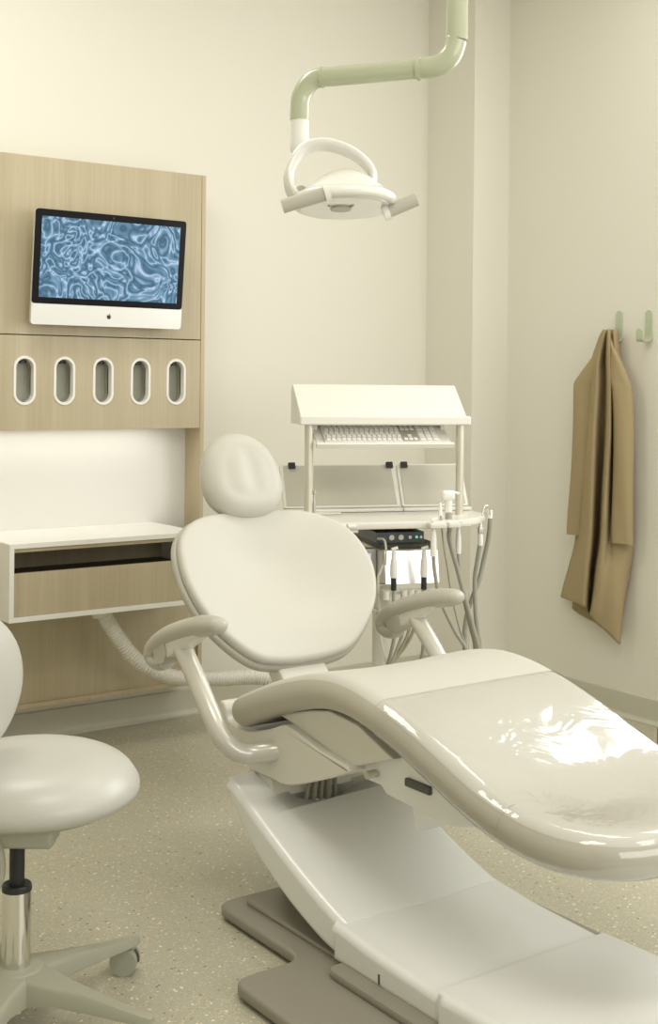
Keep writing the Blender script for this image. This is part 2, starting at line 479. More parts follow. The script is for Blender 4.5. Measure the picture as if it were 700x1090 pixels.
bm = mprism(rrect(-mw/2+.08, mw/2-.08, .07, mh-.07, .05), .012, .045, .012)
obj('rear_hump', bm, M['alu'], mon)
obj('bezel', mprism(rrect(-mw/2, mw/2, chin, mh, .012), -.003, 0), M['black'], mon)
P = [(x, z) for x, z in rrect(-mw/2, mw/2, 0, chin*2, .012) if z < chin]
P = [p for p in P if p[1] < chin]+[]
cp = rrect(-mw/2, mw/2, 0, .2, .012); cp = [p for p in cp if p[1] < .1]
cp = [(-mw/2, chin-.0005)]+cp+[(mw/2, chin-.0005)]
ch = obj('chin', mprism(cp, -.003, 0), M['alu'], mon); ch['label'] = 'white aluminium chin'
obj('screen', mprism([(-mw/2+.026, chin+.024), (mw/2-.026, chin+.024), (mw/2-.026, mh-.026), (-mw/2+.026, mh-.026)], -.0038, -.003), M['screen'], mon)
obj('camera_lens', mprism(oval(0, mh-.013, .006, .0061), -.004, -.003), M['device'], mon)
# bitten apple mark with leaf
ap = [(0, .80), (.14, .92), (.32, .98), (.52, .94), (.70, .80), (.60, .70), (.54, .56), (.54, .42), (.60, .28), (.72, .18), (.62, -.06), (.46, -.28), (.30, -.40), (.16, -.38), (0, -.32), (-.16, -.38), (-.30, -.42), (-.48, -.30), (-.66, -.02), (-.76, .28), (-.76, .56), (-.64, .82), (-.42, .96), (-.18, .92)]
s = .0115
obj('chin_logo', mprism([(x*s, .034+z*s) for x, z in ap], -.0042, -.003), M['logo'], mon)
lf = [(.0, 1.02), (.04, 1.24), (.18, 1.42), (.34, 1.48), (.32, 1.28), (.2, 1.1)]
lo = obj('logo_leaf', mprism([(x*s, .034+z*s) for x, z in lf], -.0042, -.003), M['logo'], mon)
obj('wall_bracket', box(2.13, 2.31, 4.52, YF, 1.76, 1.90, .004), M['alu'], mon)

# ------------------------------------------------------------------ ribbed vacuum hose
hose = thing('ribbed_hose', 'white corrugated hose looping from under the drawer unit towards the dental chair', 'hose', (2.4, 4.4, .2))
hp = catmull([(2.14, 4.42, .544), (2.165, 4.42, .50), (2.21, 4.42, .43), (2.28, 4.41, .34), (2.37, 4.40, .28), (2.475, 4.40, .243), (2.657, 4.40, .218), (2.85, 4.36, .20), (3.0, 4.25, .12), (3.0, 4.0, .045), (2.75, 3.6, .034), (2.5, 3.3, .034)], 22)
def resample(P, step):
    out = [P[0].copy()]; acc = 0
    for a_, b_ in zip(P, P[1:]):
        L = (b_-a_).length; d = step-acc
        while d <= L:
            out.append(a_.lerp(b_, d/L)); d += step
        acc = L-(d-step)
    return out
hp = resample(hp, .0030); NH = len(hp)-1
obj('hose_body', tube(hp, lambda f: .0255+.005*(0, 1, 1, 0)[int(round(f*NH)) % 4], N=18, smooth=False), M['hosew'], hose, angle=80)
obj('end_cuff', cyl((2.132, 4.42, .5445), (2.142, 4.42, .52), .034), M['hosew'], hose)

# ------------------------------------------------------------------ dental chair
XC = 2.16
chair = thing('dental_chair', 'cream reclining dental chair with padded armrests on a white and taupe base', 'dental chair', (XC, 2.4, 0))
# --- backrest
ang = math.radians(38); bu = Vector((0, math.sin(ang), math.cos(ang))); bn = Vector((0, -math.cos(ang), math.sin(ang)))
b0 = Vector((XC, 3.10, .575))
def bmap(u, v, h, curve=.50):
    return b0+Vector((u, 0, 0))+bu*v+bn*(h+curve*u*u)
half = [(0, -.004), (.10, 0), (.17, .016), (.235, .062), (.302, .14), (.337, .225), (.344, .31), (.322, .40), (.275, .462), (.205, .505), (.11, .528), (0, .534)]
bo = [(x, y, 0) for x, y in half]+[(-x, y, 0) for x, y in half[-2:0:-1]]
bo = [(p.x, p.y) for p in catmull(bo, 5, True)]
obj('backrest_shell', pad(bo, .034, lambda u, v, h: bmap(u, v, h-.030), (.16, .36), r=.014), M['uph2'], chair, angle=80)
def bt(u, v, t):
    g = t*t*(3-2*t) if t < 1 else 1
    return -.030*g*math.exp(-((v-.31)/.17)**2)+.012*g*math.exp(-((v-.09)/.09)**2)
obj('backrest', pad(bo, .040, bmap, (.20, .34), top=bt, r=.018, K=12, inset=.008), M['uph'], chair, angle=80)
obj('backrest_stem', prism([(3.06, .50), (3.14, .50), (3.30, .69), (3.245, .70), (3.175, .63), (3.10, .55)], 0, XC-.085, XC+.085, .012), M['plast'], chair)
# --- headrest
ha = math.radians(24); hu = Vector((0, math.sin(ha), math.cos(ha))); hn = Vector((0, -math.cos(ha), math.sin(ha)))
h0 = Vector((2.150, 3.455, 1.100))
he = []
for k in range(40):
    a = 2*PI*k/40; x = .140*math.copysign(abs(math.cos(a))**.9, math.cos(a)); y = .142*math.copysign(abs(math.sin(a))**.9, math.sin(a))
    x *= 1-.10*(y/.142)   # a little wider below
    he.append((x, y))
def ht(u, v, t):
    g = t*t*(3-2*t)
    return g*(.018-.018*math.exp(-((u-.018)/.050)**2))
obj('headrest', pad(he, .100, lambda u, v, h: h0+Vector((u, 0, 0))+hu*v+hn*h, (-.03, .03), top=ht, bot=lambda u, v, t: -.02*(1-(1-t)**2), K=14, E=7), M['uph'], chair, angle=80)
obj('headrest_bracket', box(XC-.07, XC-.052, 3.452, 3.458, .90, 1.03, .002), M['steel'], chair)
obj('headrest_bracket', box(XC+.052, XC+.07, 3.452, 3.458, .90, 1.03, .002), M['steel'], chair)

# --- seat and leg rest cushion
SP = [(1.66, .452), (1.74, .456), (1.85, .464), (1.93, .474), (2.024, .492), (2.10, .518), (2.195, .553), (2.28, .583), (2.365, .607), (2.46, .628), (2.553, .635), (2.65, .622), (2.76, .590), (2.85, .558), (2.93, .523), (3.013, .488), (3.10, .455)]
def szn(y):
    def z(v):
        for a, b in zip(SP, SP[1:]):
            if v <= b[0]: t = (v-a[0])/(b[0]-a[0]); return a[1]+(b[1]-a[1])*t
        return SP[-1][1]
    zz = sum(z(y+d) for d in (-.04, -.02, 0, .02, .04))/5
    s_ = (z(y+.05)-z(y-.05))/.1
    return zz, Vector((0, -s_, 1)).normalized()
def smap(u, v, h):
    zz, nn = szn(v)
    return Vector((XC+u, v, zz))+nn*h
W = .312
def seat_outline(rear, y_front=1.672, rl=.31, grow=0.0):
    R = []
    for k in range(0, 15):                      # foot end, right half from tip outwards
        a = PI/2*k/14; n_ = 2.7
        c, s_ = math.sin(a)**(2/n_), math.cos(a)**(2/n_)
        R.append(((W+grow)*c, y_front+rl-rl*s_-grow*s_))
    yy = R[-1][1]
    m_ = 26
    for k in range(1, m_): R.append((W+grow, yy+(rear-.05-yy)*k/m_))
    for k in range(0, 7):
        a = PI/2*k/6; R.append((W+grow-.05+.05*math.cos(a), rear-.05+.05*math.sin(a)))
    for k in range(1, 6): R.append(((W+grow-.05)*(1-k/6), rear))
    R.append((0, rear))
    L = [(-x, y) for x, y in R[-2:0:-1]]
    return R+L
def st_top(u, v, t):
    g = min(1, t*1.4); g = g*g*(3-2*g)
    return -.012*g*math.exp(-((v-2.0)/.32)**2)-.008*g*math.exp(-((v-2.75)/.2)**2)
obj('seat_cushion', pad(seat_outline(3.03), .088, smap, (1.98, 2.75), top=st_top, K=12, E=6), M['uph'], chair, angle=70)
sr = obj('seat_rim', pad(seat_outline(3.033, grow=.0016), .0885, smap, (1.98, 2.75), K=12, E=8, rim=4), M['rim'], chair, angle=70)
sr['label'] = 'darker beige rolled rim'
fc = pad(seat_outline(2.42, grow=.004), .096, smap, (1.98, 2.12), top=lambda u, v, t: st_top(u, v, t), K=14, E=6)
o = obj('foot_cover', fc, M['film'], chair, angle=89); o['label'] = 'clear glossy plastic foot cover'
# seam piping where the rim band is joined
for (sy, sg) in ((1.955, -1), (1.955, 1)):
    pts = [smap(sg*(W+.001-.044+.044*math.cos(a)), sy, .044*math.sin(a)) for a in [PI/2*k/8 for k in range(-8, 9)]]
    obj('rim_seam', tube(pts, .0016, N=6, smooth=False), M['uph2'], chair)

# --- armrests
for sx in (-1, 1):
    ax = XC+sx*.415
    path = [(ax, 2.885, .762), (ax, 2.93, .755), (ax, 3.00, .742), (ax, 3.09, .716), (ax, 3.175, .684), (ax, 3.235, .648), (ax, 3.247, .620), (ax, 3.222, .607), (ax, 3.185, .615)]
    def rw(f): return lerp_tab([(0, .006), (.012, .019), (.05, .028), (.12, .034), (.22, .037), (.7, .037), (1, .028)], f)[0]
    arm = obj('armrest', tube(path, rw, N=20, sub=8, side=(1, 0, 0), flat=.78), M['uph2'], chair, angle=70)
    obj('pivot_disc', cyl((ax-.028, 3.178, .648), (ax+.028, 3.178, .648), .036, 28), M['uph2'], arm)
    bm = prism([(2.98, .735), (3.08, .715), (3.17, .68), (3.20, .65), (3.18, .625), (3.14, .635), (3.07, .668), (2.99, .712)], 0, ax-.024, ax+.024, .008)
    obj('arm_bracket', bm, M['plast'], arm)
    pth = [(ax, 3.095, .668), (ax+sx*.0, 3.02, .60), (ax-sx*.002, 2.945, .52), (ax-sx*.014, 2.902, .462), (ax-sx*.045, 2.878, .428), (ax-sx*.085, 2.862, .420), (ax-sx*.13, 2.835, .425), (ax-sx*.17, 2.82, .425)]
    obj('arm_post', tube(pth, .0265, N=20, sub=8), M['armtube'], arm)

# --- under-seat frame
FA = [(3.112, .500), (3.118, .478), (3.085, .435), (3.02, .418), (2.975, .405), (2.965, .352), (2.845, .350), (2.748, .357), (2.528, .440), (2.505, .460), (2.53, .468), (2.63, .478), (2.70, .492), (2.745, .502), (2.79, .505), (2.86, .478), (2.95, .452), (3.02, .448), (3.068, .46), (3.08, .485), (3.095, .502)]
FA = [(p.x, p.y) for p in catmull([(a_, b_, 0) for a_, b_ in FA], 4, True)]
obj('seat_frame', prism(FA, 0, XC-.285, XC+.285, .006, 3), M['plast'], chair, angle=35)
FB = [(2.86, .515), (2.70, .560), (2.62, .575), (2.50, .565), (2.36, .515), (2.40, .500), (2.532, .452), (2.62, .474), (2.70, .49), (2.80, .508)]
obj('seat_shield', prism(FB, 0, XC-.262, XC+.262, .008, 2), M['plast'], chair, angle=30)
FCp = [(2.53, .452), (2.42, .505), (2.36, .52), (2.20, .46), (2.09, .425), (2.17, .405), (2.285, .400), (2.287, .362), (2.31, .362), (2.322, .408), (2.42, .412), (2.44, .428), (2.50, .428)]
obj('legrest_bracket', prism(FCp, 0, XC-.235, XC+.235, .006, 2), M['cover'], chair, angle=30)
obj('legrest_slot', box(XC-.245, XC-.23, 2.25, 2.34, .455, .475, .004), M['cable'], chair)
obj('frame_bolt', cyl((XC-.268, 2.455, .455), (XC-.24, 2.455, .455), .010, 12), M['steel'], chair)

# --- lift arm, cables
obj('lift_column', box(1.90, 2.20, 2.885, 2.925, .30, .37, .004), M['plast'], chair)
obj('lift_arm', box(1.95, 2.13, 2.50, 2.80, .05, .16, .01), M['plast'], chair)
obj('rear_block', prism([(2.97, .345), (2.86, .345), (2.84, .30), (2.93, .30), (2.975, .325)], 0, 1.885, 2.20, .004), M['plast'], chair)
bm = bmesh.new()
for k, (x0_, r_) in enumerate(((1.985, .006), (2.01, .008), (2.035, .006), (2.06, .009), (2.085, .006))):
    tube([(x0_-.05, 2.80, .22), (x0_-.02, 2.815, .27), (x0_, 2.83+.004*k, .315), (x0_+.03, 2.85, .38)], r_, N=8, bm=bm)
obj('cable_bundle', bm, M['hoseg'], chair)

# --- base covers
def slab(top, bot, x0, x1, bev):  # closed side profile
    return prism(top+bot[::-1], 0, x0, x1, bev, 4)
def sm2(P, s=5): return [(p.x, p.y) for p in catmull([(a, b, 0) for a, b in P], s)]
TD = sm2([(2.405, .137), (2.50, .166), (2.60, .202), (2.70, .243), (2.80, .288), (2.88, .325), (2.935, .347)])
BD = sm2([(2.415, .055), (2.46, .055), (2.54, .075), (2.66, .118), (2.77, .172), (2.85, .225), (2.89, .262), (2.925, .292)])
# rear cover with an oval opening cut into its top end
lc = obj('lift_cover', slab(TD, BD, 1.79, 2.285, .021), M['cover'], chair, angle=50)
cut = prism([(2.035+.105*math.cos(a), 2.838+.045*math.sin(a)) for a in [2*PI*k/28 for k in range(28)]], 2, .10, .60)
co = obj('cutter', cut, M['dark'])
md = lc.modifiers.new('opening', 'BOOLEAN'); md.operation = 'DIFFERENCE'; md.solver = 'EXACT'
co.matrix_world = Matrix.Identity(4)
# the cutter is applied and removed below
bpy.context.view_layer.update()
dg = bpy.context.evaluated_depsgraph_get()
cut_me = co.data.copy(); cut_me.transform(lc.matrix_world.inverted() @ co.matrix_world)
md.object = co
bpy.context.view_layer.update(); dg = bpy.context.evaluated_depsgraph_get()
newme = bpy.data.meshes.new_from_object(lc.evaluated_get(dg))
lc.modifiers.clear(); lc.data = newme
lc.data.materials.clear(); lc.data.materials.append(M['cover'])
for p in lc.data.polygons: p.material_index = 0
bpy.data.objects.remove(co)
obj('opening_dark_fill', box(1.92, 2.15, 2.72, 2.86, .05, .215, .01), M['cable'], chair)  # dark box put in to stand for the darkness inside the opening
TE = sm2([(2.045, .112), (2.15, .116), (2.28, .122), (2.40, .134), (2.436, .138)])
obj('middle_cover', slab(TE, [(2.045, .045), (2.436, .045)], 1.778, 2.293, .020), M['cover'], chair, angle=50)
TF = sm2([(1.15, .140), (1.5, .136), (1.9, .126), (2.055, .122)])
obj('front_cover', slab(TF, [(1.15, .045), (2.055, .045)], 1.768, 2.303, .022), M['cover'], chair, angle=50)
obj('cover_notch', box(1.7765, 1.7785, 2.250, 2.256, .060, .082), M['cable'], chair)
# --- floor plate
def rpoly(P, r, n=4):
    out = []; m_ = len(P)
    for i in range(m_):
        a, b, c = Vector(P[i-1]), Vector(P[i]), Vector(P[(i+1) % m_])
        d1 = (a-b).normalized(); d2 = (c-b).normalized()
        rr = min(r, (a-b).length*.45, (c-b).length*.45)
        for k in range(n+1):
            t = k/n; p = (b+d1*rr)*(1-t)**2+b*2*t*(1-t)+(b+d2*rr)*t*t; out.append((p.x, p.y))
    return out
BP = rpoly([(1.74, 2.90), (2.34, 2.90), (2.34, 2.50), (2.44, 2.50), (2.44, 1.20), (1.545, 1.20), (1.545, 2.505), (1.74, 2.505)], .05)
base = obj('floor_plate', prism(BP, 2, .006, .036, .010, 3), M['taupe'], chair, angle=40)
bm = prism(rpoly([(1.80, 2.86), (2.28, 2.86), (2.28, 2.42), (1.80, 2.42)], .03), 2, .034, .048, .006, 2)
prism(rpoly([(1.735, 2.40), (2.335, 2.40), (2.335, 1.22), (1.735, 1.22)], .03), 2, .034, .056, .008, 2, bm=bm)
obj('base_rib', bm, M['taupe'], chair, angle=40)
bm = box(1.80, 2.28, 2.52, 2.86, 0, .008)
box(1.60, 2.40, 1.25, 2.38, 0, .008, bm=bm)
obj('rubber_foot', bm, M['cable'], chair)

# ------------------------------------------------------------------ operating lamp
lamp = thing('operating_lamp', 'white dental operating light on a sage green ceiling arm', 'lamp', (2.10, 2.48, ZC))
obj('ceiling_mount', lathe([(.0, 0), (.10, 0), (.10, -.02), (.05, -.05), (.0, -.05)], 32, (2.121, 2.535, ZC)), M['lampw'], lamp)
XJ = Vector((2.128, 2.50, 0))
zz = 2.196
e1 = Vector((2.106, 2.483, zz)); e0 = Vector((1.912, 2.751, zz-.006)); dirA = (e0-e1).normalized()
pole = [(2.142, 2.436, ZC-.03), (2.142, 2.436, 2.6), (2.142, 2.436, 2.30), (2.141, 2.438, 2.262), (2.132, 2.449, 2.222), (2.112, 2.475, 2.200), (2.085, 2.512, 2.196)]
obj('ceiling_pole', tube(pole, .0275, N=24, sub=6), M['sage'], lamp)
p1 = Vector(pole[-1])
armp = [p1, e0-(e0-p1)*.28, e0-(e0-p1)*.10, e0+Vector((-.0, 0, -.012)), e0+dirA*.022+Vector((0, 0, -.045)), e0+dirA*.026+Vector((0, 0, -.085)), e0+dirA*.026+Vector((0, 0, -.107))]
obj('swing_arm', tube(armp, .0255, N=24, sub=6), M['sage'], lamp)
obj('joint_ring', cyl(p1-dirA*.004, p1+dirA*.006, .0305, 28), M['sage'], lamp)
q = e0-(e0-p1)*.12
obj('joint_ring', cyl(q-dirA*.003, q+dirA*.003, .0275, 28), M['sage'], lamp)
nt_ = Vector(armp[-1])
neck = [nt_+Vector((0, 0, .004)), nt_+Vector((0, 0, -.05)), nt_+Vector((.001, -.001, -.075)), nt_+Vector((.010, -.010, -.092))]
obj('neck', tube(neck, .0245, N=24, sub=6), M['lampw'], lamp)
# yoke: flat strap arch
yk = [(1.862, 2.727, 1.866), (1.846, 2.738, 1.90), (1.846, 2.737, 1.945), (1.872, 2.718, 1.995), (1.915, 2.688, 2.010), (1.962, 2.655, 1.996), (1.998, 2.629, 1.968), (2.016, 2.615, 1.938), (2.018, 2.614, 1.905)]
sidev = Vector((-.585, -.811, 0.35)).normalized()
obj('yoke', tube(yk, lambda f: .034-.010*f, N=20, sub=8, side=sidev, flat=.45), M['lampw'], lamp)
# head: tilted lens-shaped body
hc = Vector((1.968, 2.668, 1.864))
Rr = Vector((.811, -.585, 0)); Ff = Vector((.585, .811, 0))
ax_ = (Rr*1.0+Vector((0, 0, .02))).normalized()                     # across
ay_ = (Ff*.99-Vector((0, 0, .12))).normalized()        # depth axis, far side lower
an_ = ax_.cross(ay_).normalized()
def lmap(u, v, h): return hc+ax_*u+ay_*v+an_*h
oc = []
for k in range(44):
    a = 2*PI*k/44; c, s_ = math.cos(a), math.sin(a)
    x = .135*math.copysign(abs(c)**.85, c); y = .130*math.copysign(abs(s_)**.85, s_)
    oc.append((x, y))
obj('lamp_head', pad(oc, .026, lmap, (-.02, .02), top=lambda u, v, t: .068*(1-(1-t)**2)*math.exp(-((u-.015)/.22)**2), r=.012, K=12), M['lampw'], lamp, angle=60)
lens = pad([(x*.86, y*.86) for x, y in oc], .008, lambda u, v, h: lmap(u, v, h-.014), (-.02, .02), r=.004, K=4)
obj('lens', lens, M['lens'], lamp)
obj('bulb_reflector', pad([(x*.2, y*.22) for x, y in oc], .006, lambda u, v, h: lmap(u-.01, v-.01, h-.0195), (-.005, .005), r=.003, K=3), M['smoke'], lamp)
bm = tube([lmap(.035*math.cos(a)-.01, .045*math.sin(a)-.06, -.019) for a in [PI*(.15+.7*k/8) for k in range(9)]], .003, N=6, smooth=False)
obj('lens_slot', bm, M['smoke'], lamp)
for (a, b) in (((1.833, 2.561, 1.862), (1.746, 2.624, 1.829)), ((2.046, 2.590, 1.838), (2.108, 2.548, 1.871))):
    a, b = Vector(a), Vector(b)
    if a.x < 2: a = a+Vector((0, 0, .0)); 
    h = obj('handle', tube([a, a.lerp(b, .5), b], .0175, N=20, sub=4), M['lampg'], lamp)
    h['label'] = 'warm grey grip handle'
    obj('handle_collar', cyl(a-(b-a).normalized()*.010, a+(b-a).normalized()*.004, .021, 20), M['lampw'], h)
obj('yoke_pivot', cyl(Vector((1.868, 2.719, 1.884))-Ff*.02, Vector((1.868, 2.719, 1.884))+Ff*.01, .017, 20), M['lampg'], lamp)

# ------------------------------------------------------------------ stool
sh = Vector((1.096, 2.662, 0))
stool = thing('wheeled_stool', 'wheeled clinic stool with cream saucer seat, round back pad and chrome column', 'stool', sh)
sc = Vector((1.165, 2.755, .50))
prof = [(0, .064), (.06, .063), (.13, .058), (.18, .047), (.216, .027), (.238, .0), (.245, -.022), (.238, -.041), (.216, -.053), (.16, -.060), (0, -.062)]
so = [(p.x, p.y) for p in catmull([(a, b, 0) for a, b in prof], 4)]
bm = lathe([(max(0, a), b) for a, b in so], 56, sc)
obj('seat', bm, M['stool'], stool, angle=80)
obj('seat_pan', lathe([(0, -.056), (.16, -.058), (.195, -.060), (.188, -.068), (.10, -.074), (0, -.074)], 40, sc), M['stoolf'], stool)
# mechanism under the seat
rv = Vector((.811, -.585, 0)); fv = Vector((.585, .811, 0))
def plate(u0, u1, d0, d1, z0_, z1_, bev, org=sh):
    bm = box(u0, u1, d0, d1, z0_, z1_, bev, 3)
    Mx = Matrix(((rv.x, fv.x, 0, org.x), (rv.y, fv.y, 0, org.y), (0, 0, 1, 0), (0, 0, 0, 1)))
    bm.transform(Mx); return bm
obj('tilt_mechanism', plate(-.12, .085, -.045, .05, .392, .434, .010), M['stoolf'], stool)
obj('adjust_lever', plate(.06, .135, .06, .11, .424, .440, .006), M['stoolf'], stool)
obj('paddle_lever', tube([sh+rv*-.03-fv*.05+Vector((0, 0, .41)), sh+rv*-.02-fv*.055+Vector((0, 0, .38)), sh+rv*-.018-fv*.06+Vector((0, 0, .345)), sh+rv*-.03-fv*.06+Vector((0, 0, .31))], .014, N=12, side=fv, flat=.5), M['stoolf'], stool)
obj('gas_piston', lathe([(0, .29), (.0165, .29), (.0165, .40), (0, .40)], 24, sh), M['blackm'], stool)
obj('column_collar', lathe([(0, .290), (.0322, .290), (.0322, .300), (.030, .304), (0, .304)], 28, sh), M['blackm'], stool)
obj('chrome_column', lathe([(0, .03), (.027, .03), (.028, .10), (.031, .12), (.0315, .292), (.029, .296), (0, .296)], 32, sh), M['chrome'], stool)
# star base, one continuous casting
bm = lathe([(0, .075), (.05, .075), (.062, .085), (.062, .118), (.052, .128), (0, .128)], 40, sh)
ANG = [math.radians(13-72*k) for k in range(5)]
for a in ANG:
    d = Vector((math.cos(a), math.sin(a), 0)); s_ = Vector((-d.y, d.x, 0)); Z = Vector((0, 0, 1))
    secs = [(.0, .052, .122, .060), (.06, .044, .122, .064), (.12, .030, .113, .070), (.20, .022, .100, .068), (.28, .017, .088, .066), (.325, .016, .083, .066), (.343, .011, .081, .068)]
    rings = []
    for r_, w_, zt, zb in secs:
        p = sh+d*r_
        rings.append([bm.verts.new(p+s_*w_*x+Z*z) for x, z in ((-1, zb), (-1, zt-.012), (-.7, zt), (.7, zt), (1, zt-.012), (1, zb))])
    for A, B in zip(rings, rings[1:]):
        for k in range(6): bm.faces.new((A[k], A[(k+1) % 6], B[(k+1) % 6], B[k]))
    bm.faces.new(rings[-1]); bm.faces.new(rings[0][::-1])
obj('star_base', bm, M['stoolf'], stool, angle=50)
for i, a in enumerate(ANG):
    d = Vector((math.cos(a), math.sin(a), 0)); c = sh+d*.325
    yaw = [0.9, 2.0, 1.1, 2.6, .3][i]; wd = Vector((math.cos(yaw), math.sin(yaw), 0)); tr = Vector((-wd.y, wd.x, 0))
    wc = c+tr*.016+Vector((0, 0, .0315))
    cas = obj('caster', cyl(c+Vector((0, 0, .045)), c+Vector((0, 0, .072)), .009, 14), M['stoolf'], stool)
    bm = cyl(wc-wd*.026, wc+wd*.026, .0315, 28)
    obj('wheel', bm, M['stoolf'], cas)
    bm = tube([wc+tr*.034*math.cos(b_)+Vector((0, 0, .034*math.sin(b_))) for b_ in [PI*(-.05+1.1*k/12) for k in range(13)]], .0055, N=8, smooth=False, side=wd, flat=.35)
    obj('wheel_hood', bm, M['cable'], cas)
# back pad and its arm
bpc = sh+rv*-.125+fv*.0+Vector((0, 0, .725))
bm = bmesh.new(); bmesh.ops.create_uvsphere(bm, u_segments=40, v_segments=24, radius=1)
for v in bm.verts:
    x, y, z = v.co
    v.co = bpc+rv*(x*.045)*1.0+fv*(y*.17)+Vector((0, 0, z*.128)) if False else bpc+(rv*.55+fv*.835)*(x*.19)+(rv*.835-fv*.55)*(y*.052-.10*x*x*.19)+Vector((0, 0, z*.175*(1-.1*abs(x))))
obj('back_pad', bm, M['stool'], stool, angle=80)
obj('back_arm', tube([sh+rv*-.11+Vector((0, 0, .41)), sh+rv*-.26-fv*.02+Vector((0, 0, .42)), sh+rv*-.30+Vector((0, 0, .55)), sh+rv*-.20+fv*.01+Vector((0, 0, .73))], .014, N=14), M['stoolf'], stool)

# ------------------------------------------------------------------ delivery cart
UO = Vector((2.816, 3.579, 0)); UR = -math.atan2(.355, .935)
UM = Matrix.Translation(UO) @ Matrix.Rotation(UR, 4, 'Z')
def UP(x, y, z): return UM @ Vector((x, y, z))
def uo(name, bm, m, parent, angle=38):
    bm.transform(UM); return obj(name, bm, m, parent, angle)
cart = thing('delivery_cart', 'white dental delivery cart with shelf, worktop and column behind the chair', 'cart', UO, UR)
uo('base_foot', prism(rpoly([(-.20, -.16), (.22, -.16), (.20, .24), (-.18, .24)], .05), 2, .0, .05, .012, 2), M['cart'], cart)
uo('column', cyl((.018, .05, .045), (.018, .05, .72), .032, 28), M['cart'], cart)
uo('worktop', prism(rpoly([(-.31, .27), (-.315, -.02), (-.305, -.16), (-.25, -.195), (.20, -.2), (.33, -.10), (.395, .0), (.395, .27)], .03), 2, .905, .930, .006, 2), M['cart'], cart)
for sx in (-.268, .292):
    uo('post', cyl((sx, 0, .930), (sx, 0, 1.256), .0145, 20), M['post'], cart)
    uo('post', cyl((sx+.022, .035, .930), (sx+.022, .035, 1.256), .004, 10), M['post'], cart)
bm = prism([(-.012, 1.252), (-.012, 1.270), (.004, 1.284), (.125, 1.392), (.135, 1.388), (.15, 1.370), (.15, 1.252)], 0, -.298, .318, .004)
uo('shelf_hood', bm, M['cart'], cart)
uo('shelf_lip', box(-.307, .324, -.03, .0, 1.251, 1.283, .006, 3), M['cart'], cart)
# keyboard tray, tilted
kt = math.radians(32)
def KT(x, y, z): return Vector((x, -.03+y*math.cos(kt)-z*math.sin(kt), 1.186+y*math.sin(kt)+z*math.cos(kt)))
def kb(bm):
    for v in bm.verts: v.co = KT(*v.co)
    return bm
uo('keyboard_tray', kb(merge(box(-.245, .252, 0, .135, -.010, -.002, .002), box(-.250, .257, -.012, .002, -.012, .007, .003))), M['cart'], cart)
uo('tray_hanger', box(-.24, -.225, .05, .09, 1.2, 1.256), M['cart'], cart)
uo('tray_hanger', box(.235, .25, .05, .09, 1.2, 1.256), M['cart'], cart)
# front edge holder ribs
bm = bmesh.new()
for k in range(4): merge(bm, cyl((-.29+k*.035, -.212, .917), (-.262+k*.035, -.212, .917), .011, 12))
uo('edge_holder', bm, M['cart'], cart)
bm = box(.10, .16, -.235, -.19, .908, .927, .005); box(.17, .215, -.225, -.17, .908, .927, .005, bm=bm); box(.222, .262, -.20, -.13, .908, .927, .005, bm=bm)
uo('edge_holder', bm, M['cart'], cart)
# main box
uo('control_box', box(-.020, .190, -.06, .32, .700, .818, .008, 3), M['cart'], cart)
bo_ = uo('box_front', prism([(-.094, .703), (-.074, .815), (-.058, .815), (-.058, .703)], 0, -.014, .186, .003), M['mirror'], cart); bo_['label'] = 'glossy front plate tilted to mirror the front fill'  # leaned back and metallic, shaped to catch the added front fill
uo('box_top_plate', box(-.02, .19, -.05, .30, .818, .836, .004), M['dark'], cart)
uo('hanger_plate', box(-.10, .13, -.02, .22, .884, .905, .002), M['blackm'], cart)
pn = uo('display_panel', box(-.135, -.022, -.02, .02, .690, .818, .006), M['plast'], cart)
uo('display', box(-.102, -.045, -.0225, -.0195, .738, .800), M['disp'], pn)
uo('holder_bar', box(-.035, .16, -.13, -.10, .672, .688, .004), M['cart'], cart)
for x in (-.03, .035, .06, .085, .135): uo('holder_clip', cyl((x, -.155, .660), (x, -.155, .690), .012, 12), M['cart'], cart)
uo('side_bracket', cyl((-.06, -.05, .694), (.0, -.05, .694), .005, 10), M['steel'], cart)
uo('knob', cyl((-.03, -.08, .60), (-.03, -.02, .60), .012, 12), M['steel'], cart)
bm = bmesh.new()
for x in (.045, .065, .08): tube([(x, -.12, .68), (x+.003, -.14, .62), (x, -.10, .52), (.03, -.02, .40)], .006, N=8, bm=bm)
uo('supply_tube', bm, M['steel'], cart)

# keyboard
kbt = thing('keyboard', 'full size white keyboard on the tilted tray under the cart shelf', 'keyboard', KT(0, .05, 0) and UP(*KT(0, .05, 0)), UR)
uo('keyboard_case', kb(merge(box(-.215, .215, .006, .122, -.002, .004, .002), bmesh.new())), M['alu'], kbt)
uo('key_gap_panel', kb(box(.072, .132, .010, .118, .004, .0052)), M['keyg'], kbt)
rows = 5
for j in range(rows):
    y = .014+j*.0205
    xs = [-.208+.0185*i+(.004*(j % 2)) for i in range(15)]
    for i, x in enumerate(xs):
        uo('key', kb(box(x, x+.0145, y, y+.0150, .0045, .0075, .001, 1)), M['key'], kbt)
    nav = [.0765, .0945, .1125] if j in (0, 3, 4) else ([.0945] if j == 1 else [])
    for x in nav: uo('key', kb(box(x, x+.0145, y, y+.0150, .0052, .0080, .001, 1)), M['key'], kbt)
    if j < 5:
        for i in range(3 if j < 4 else 3):
            x = .137+.0245*i; uo('key', kb(box(x, x+.020, y, y+.0150, .0045, .0075, .001, 1)), M['key'], kbt)

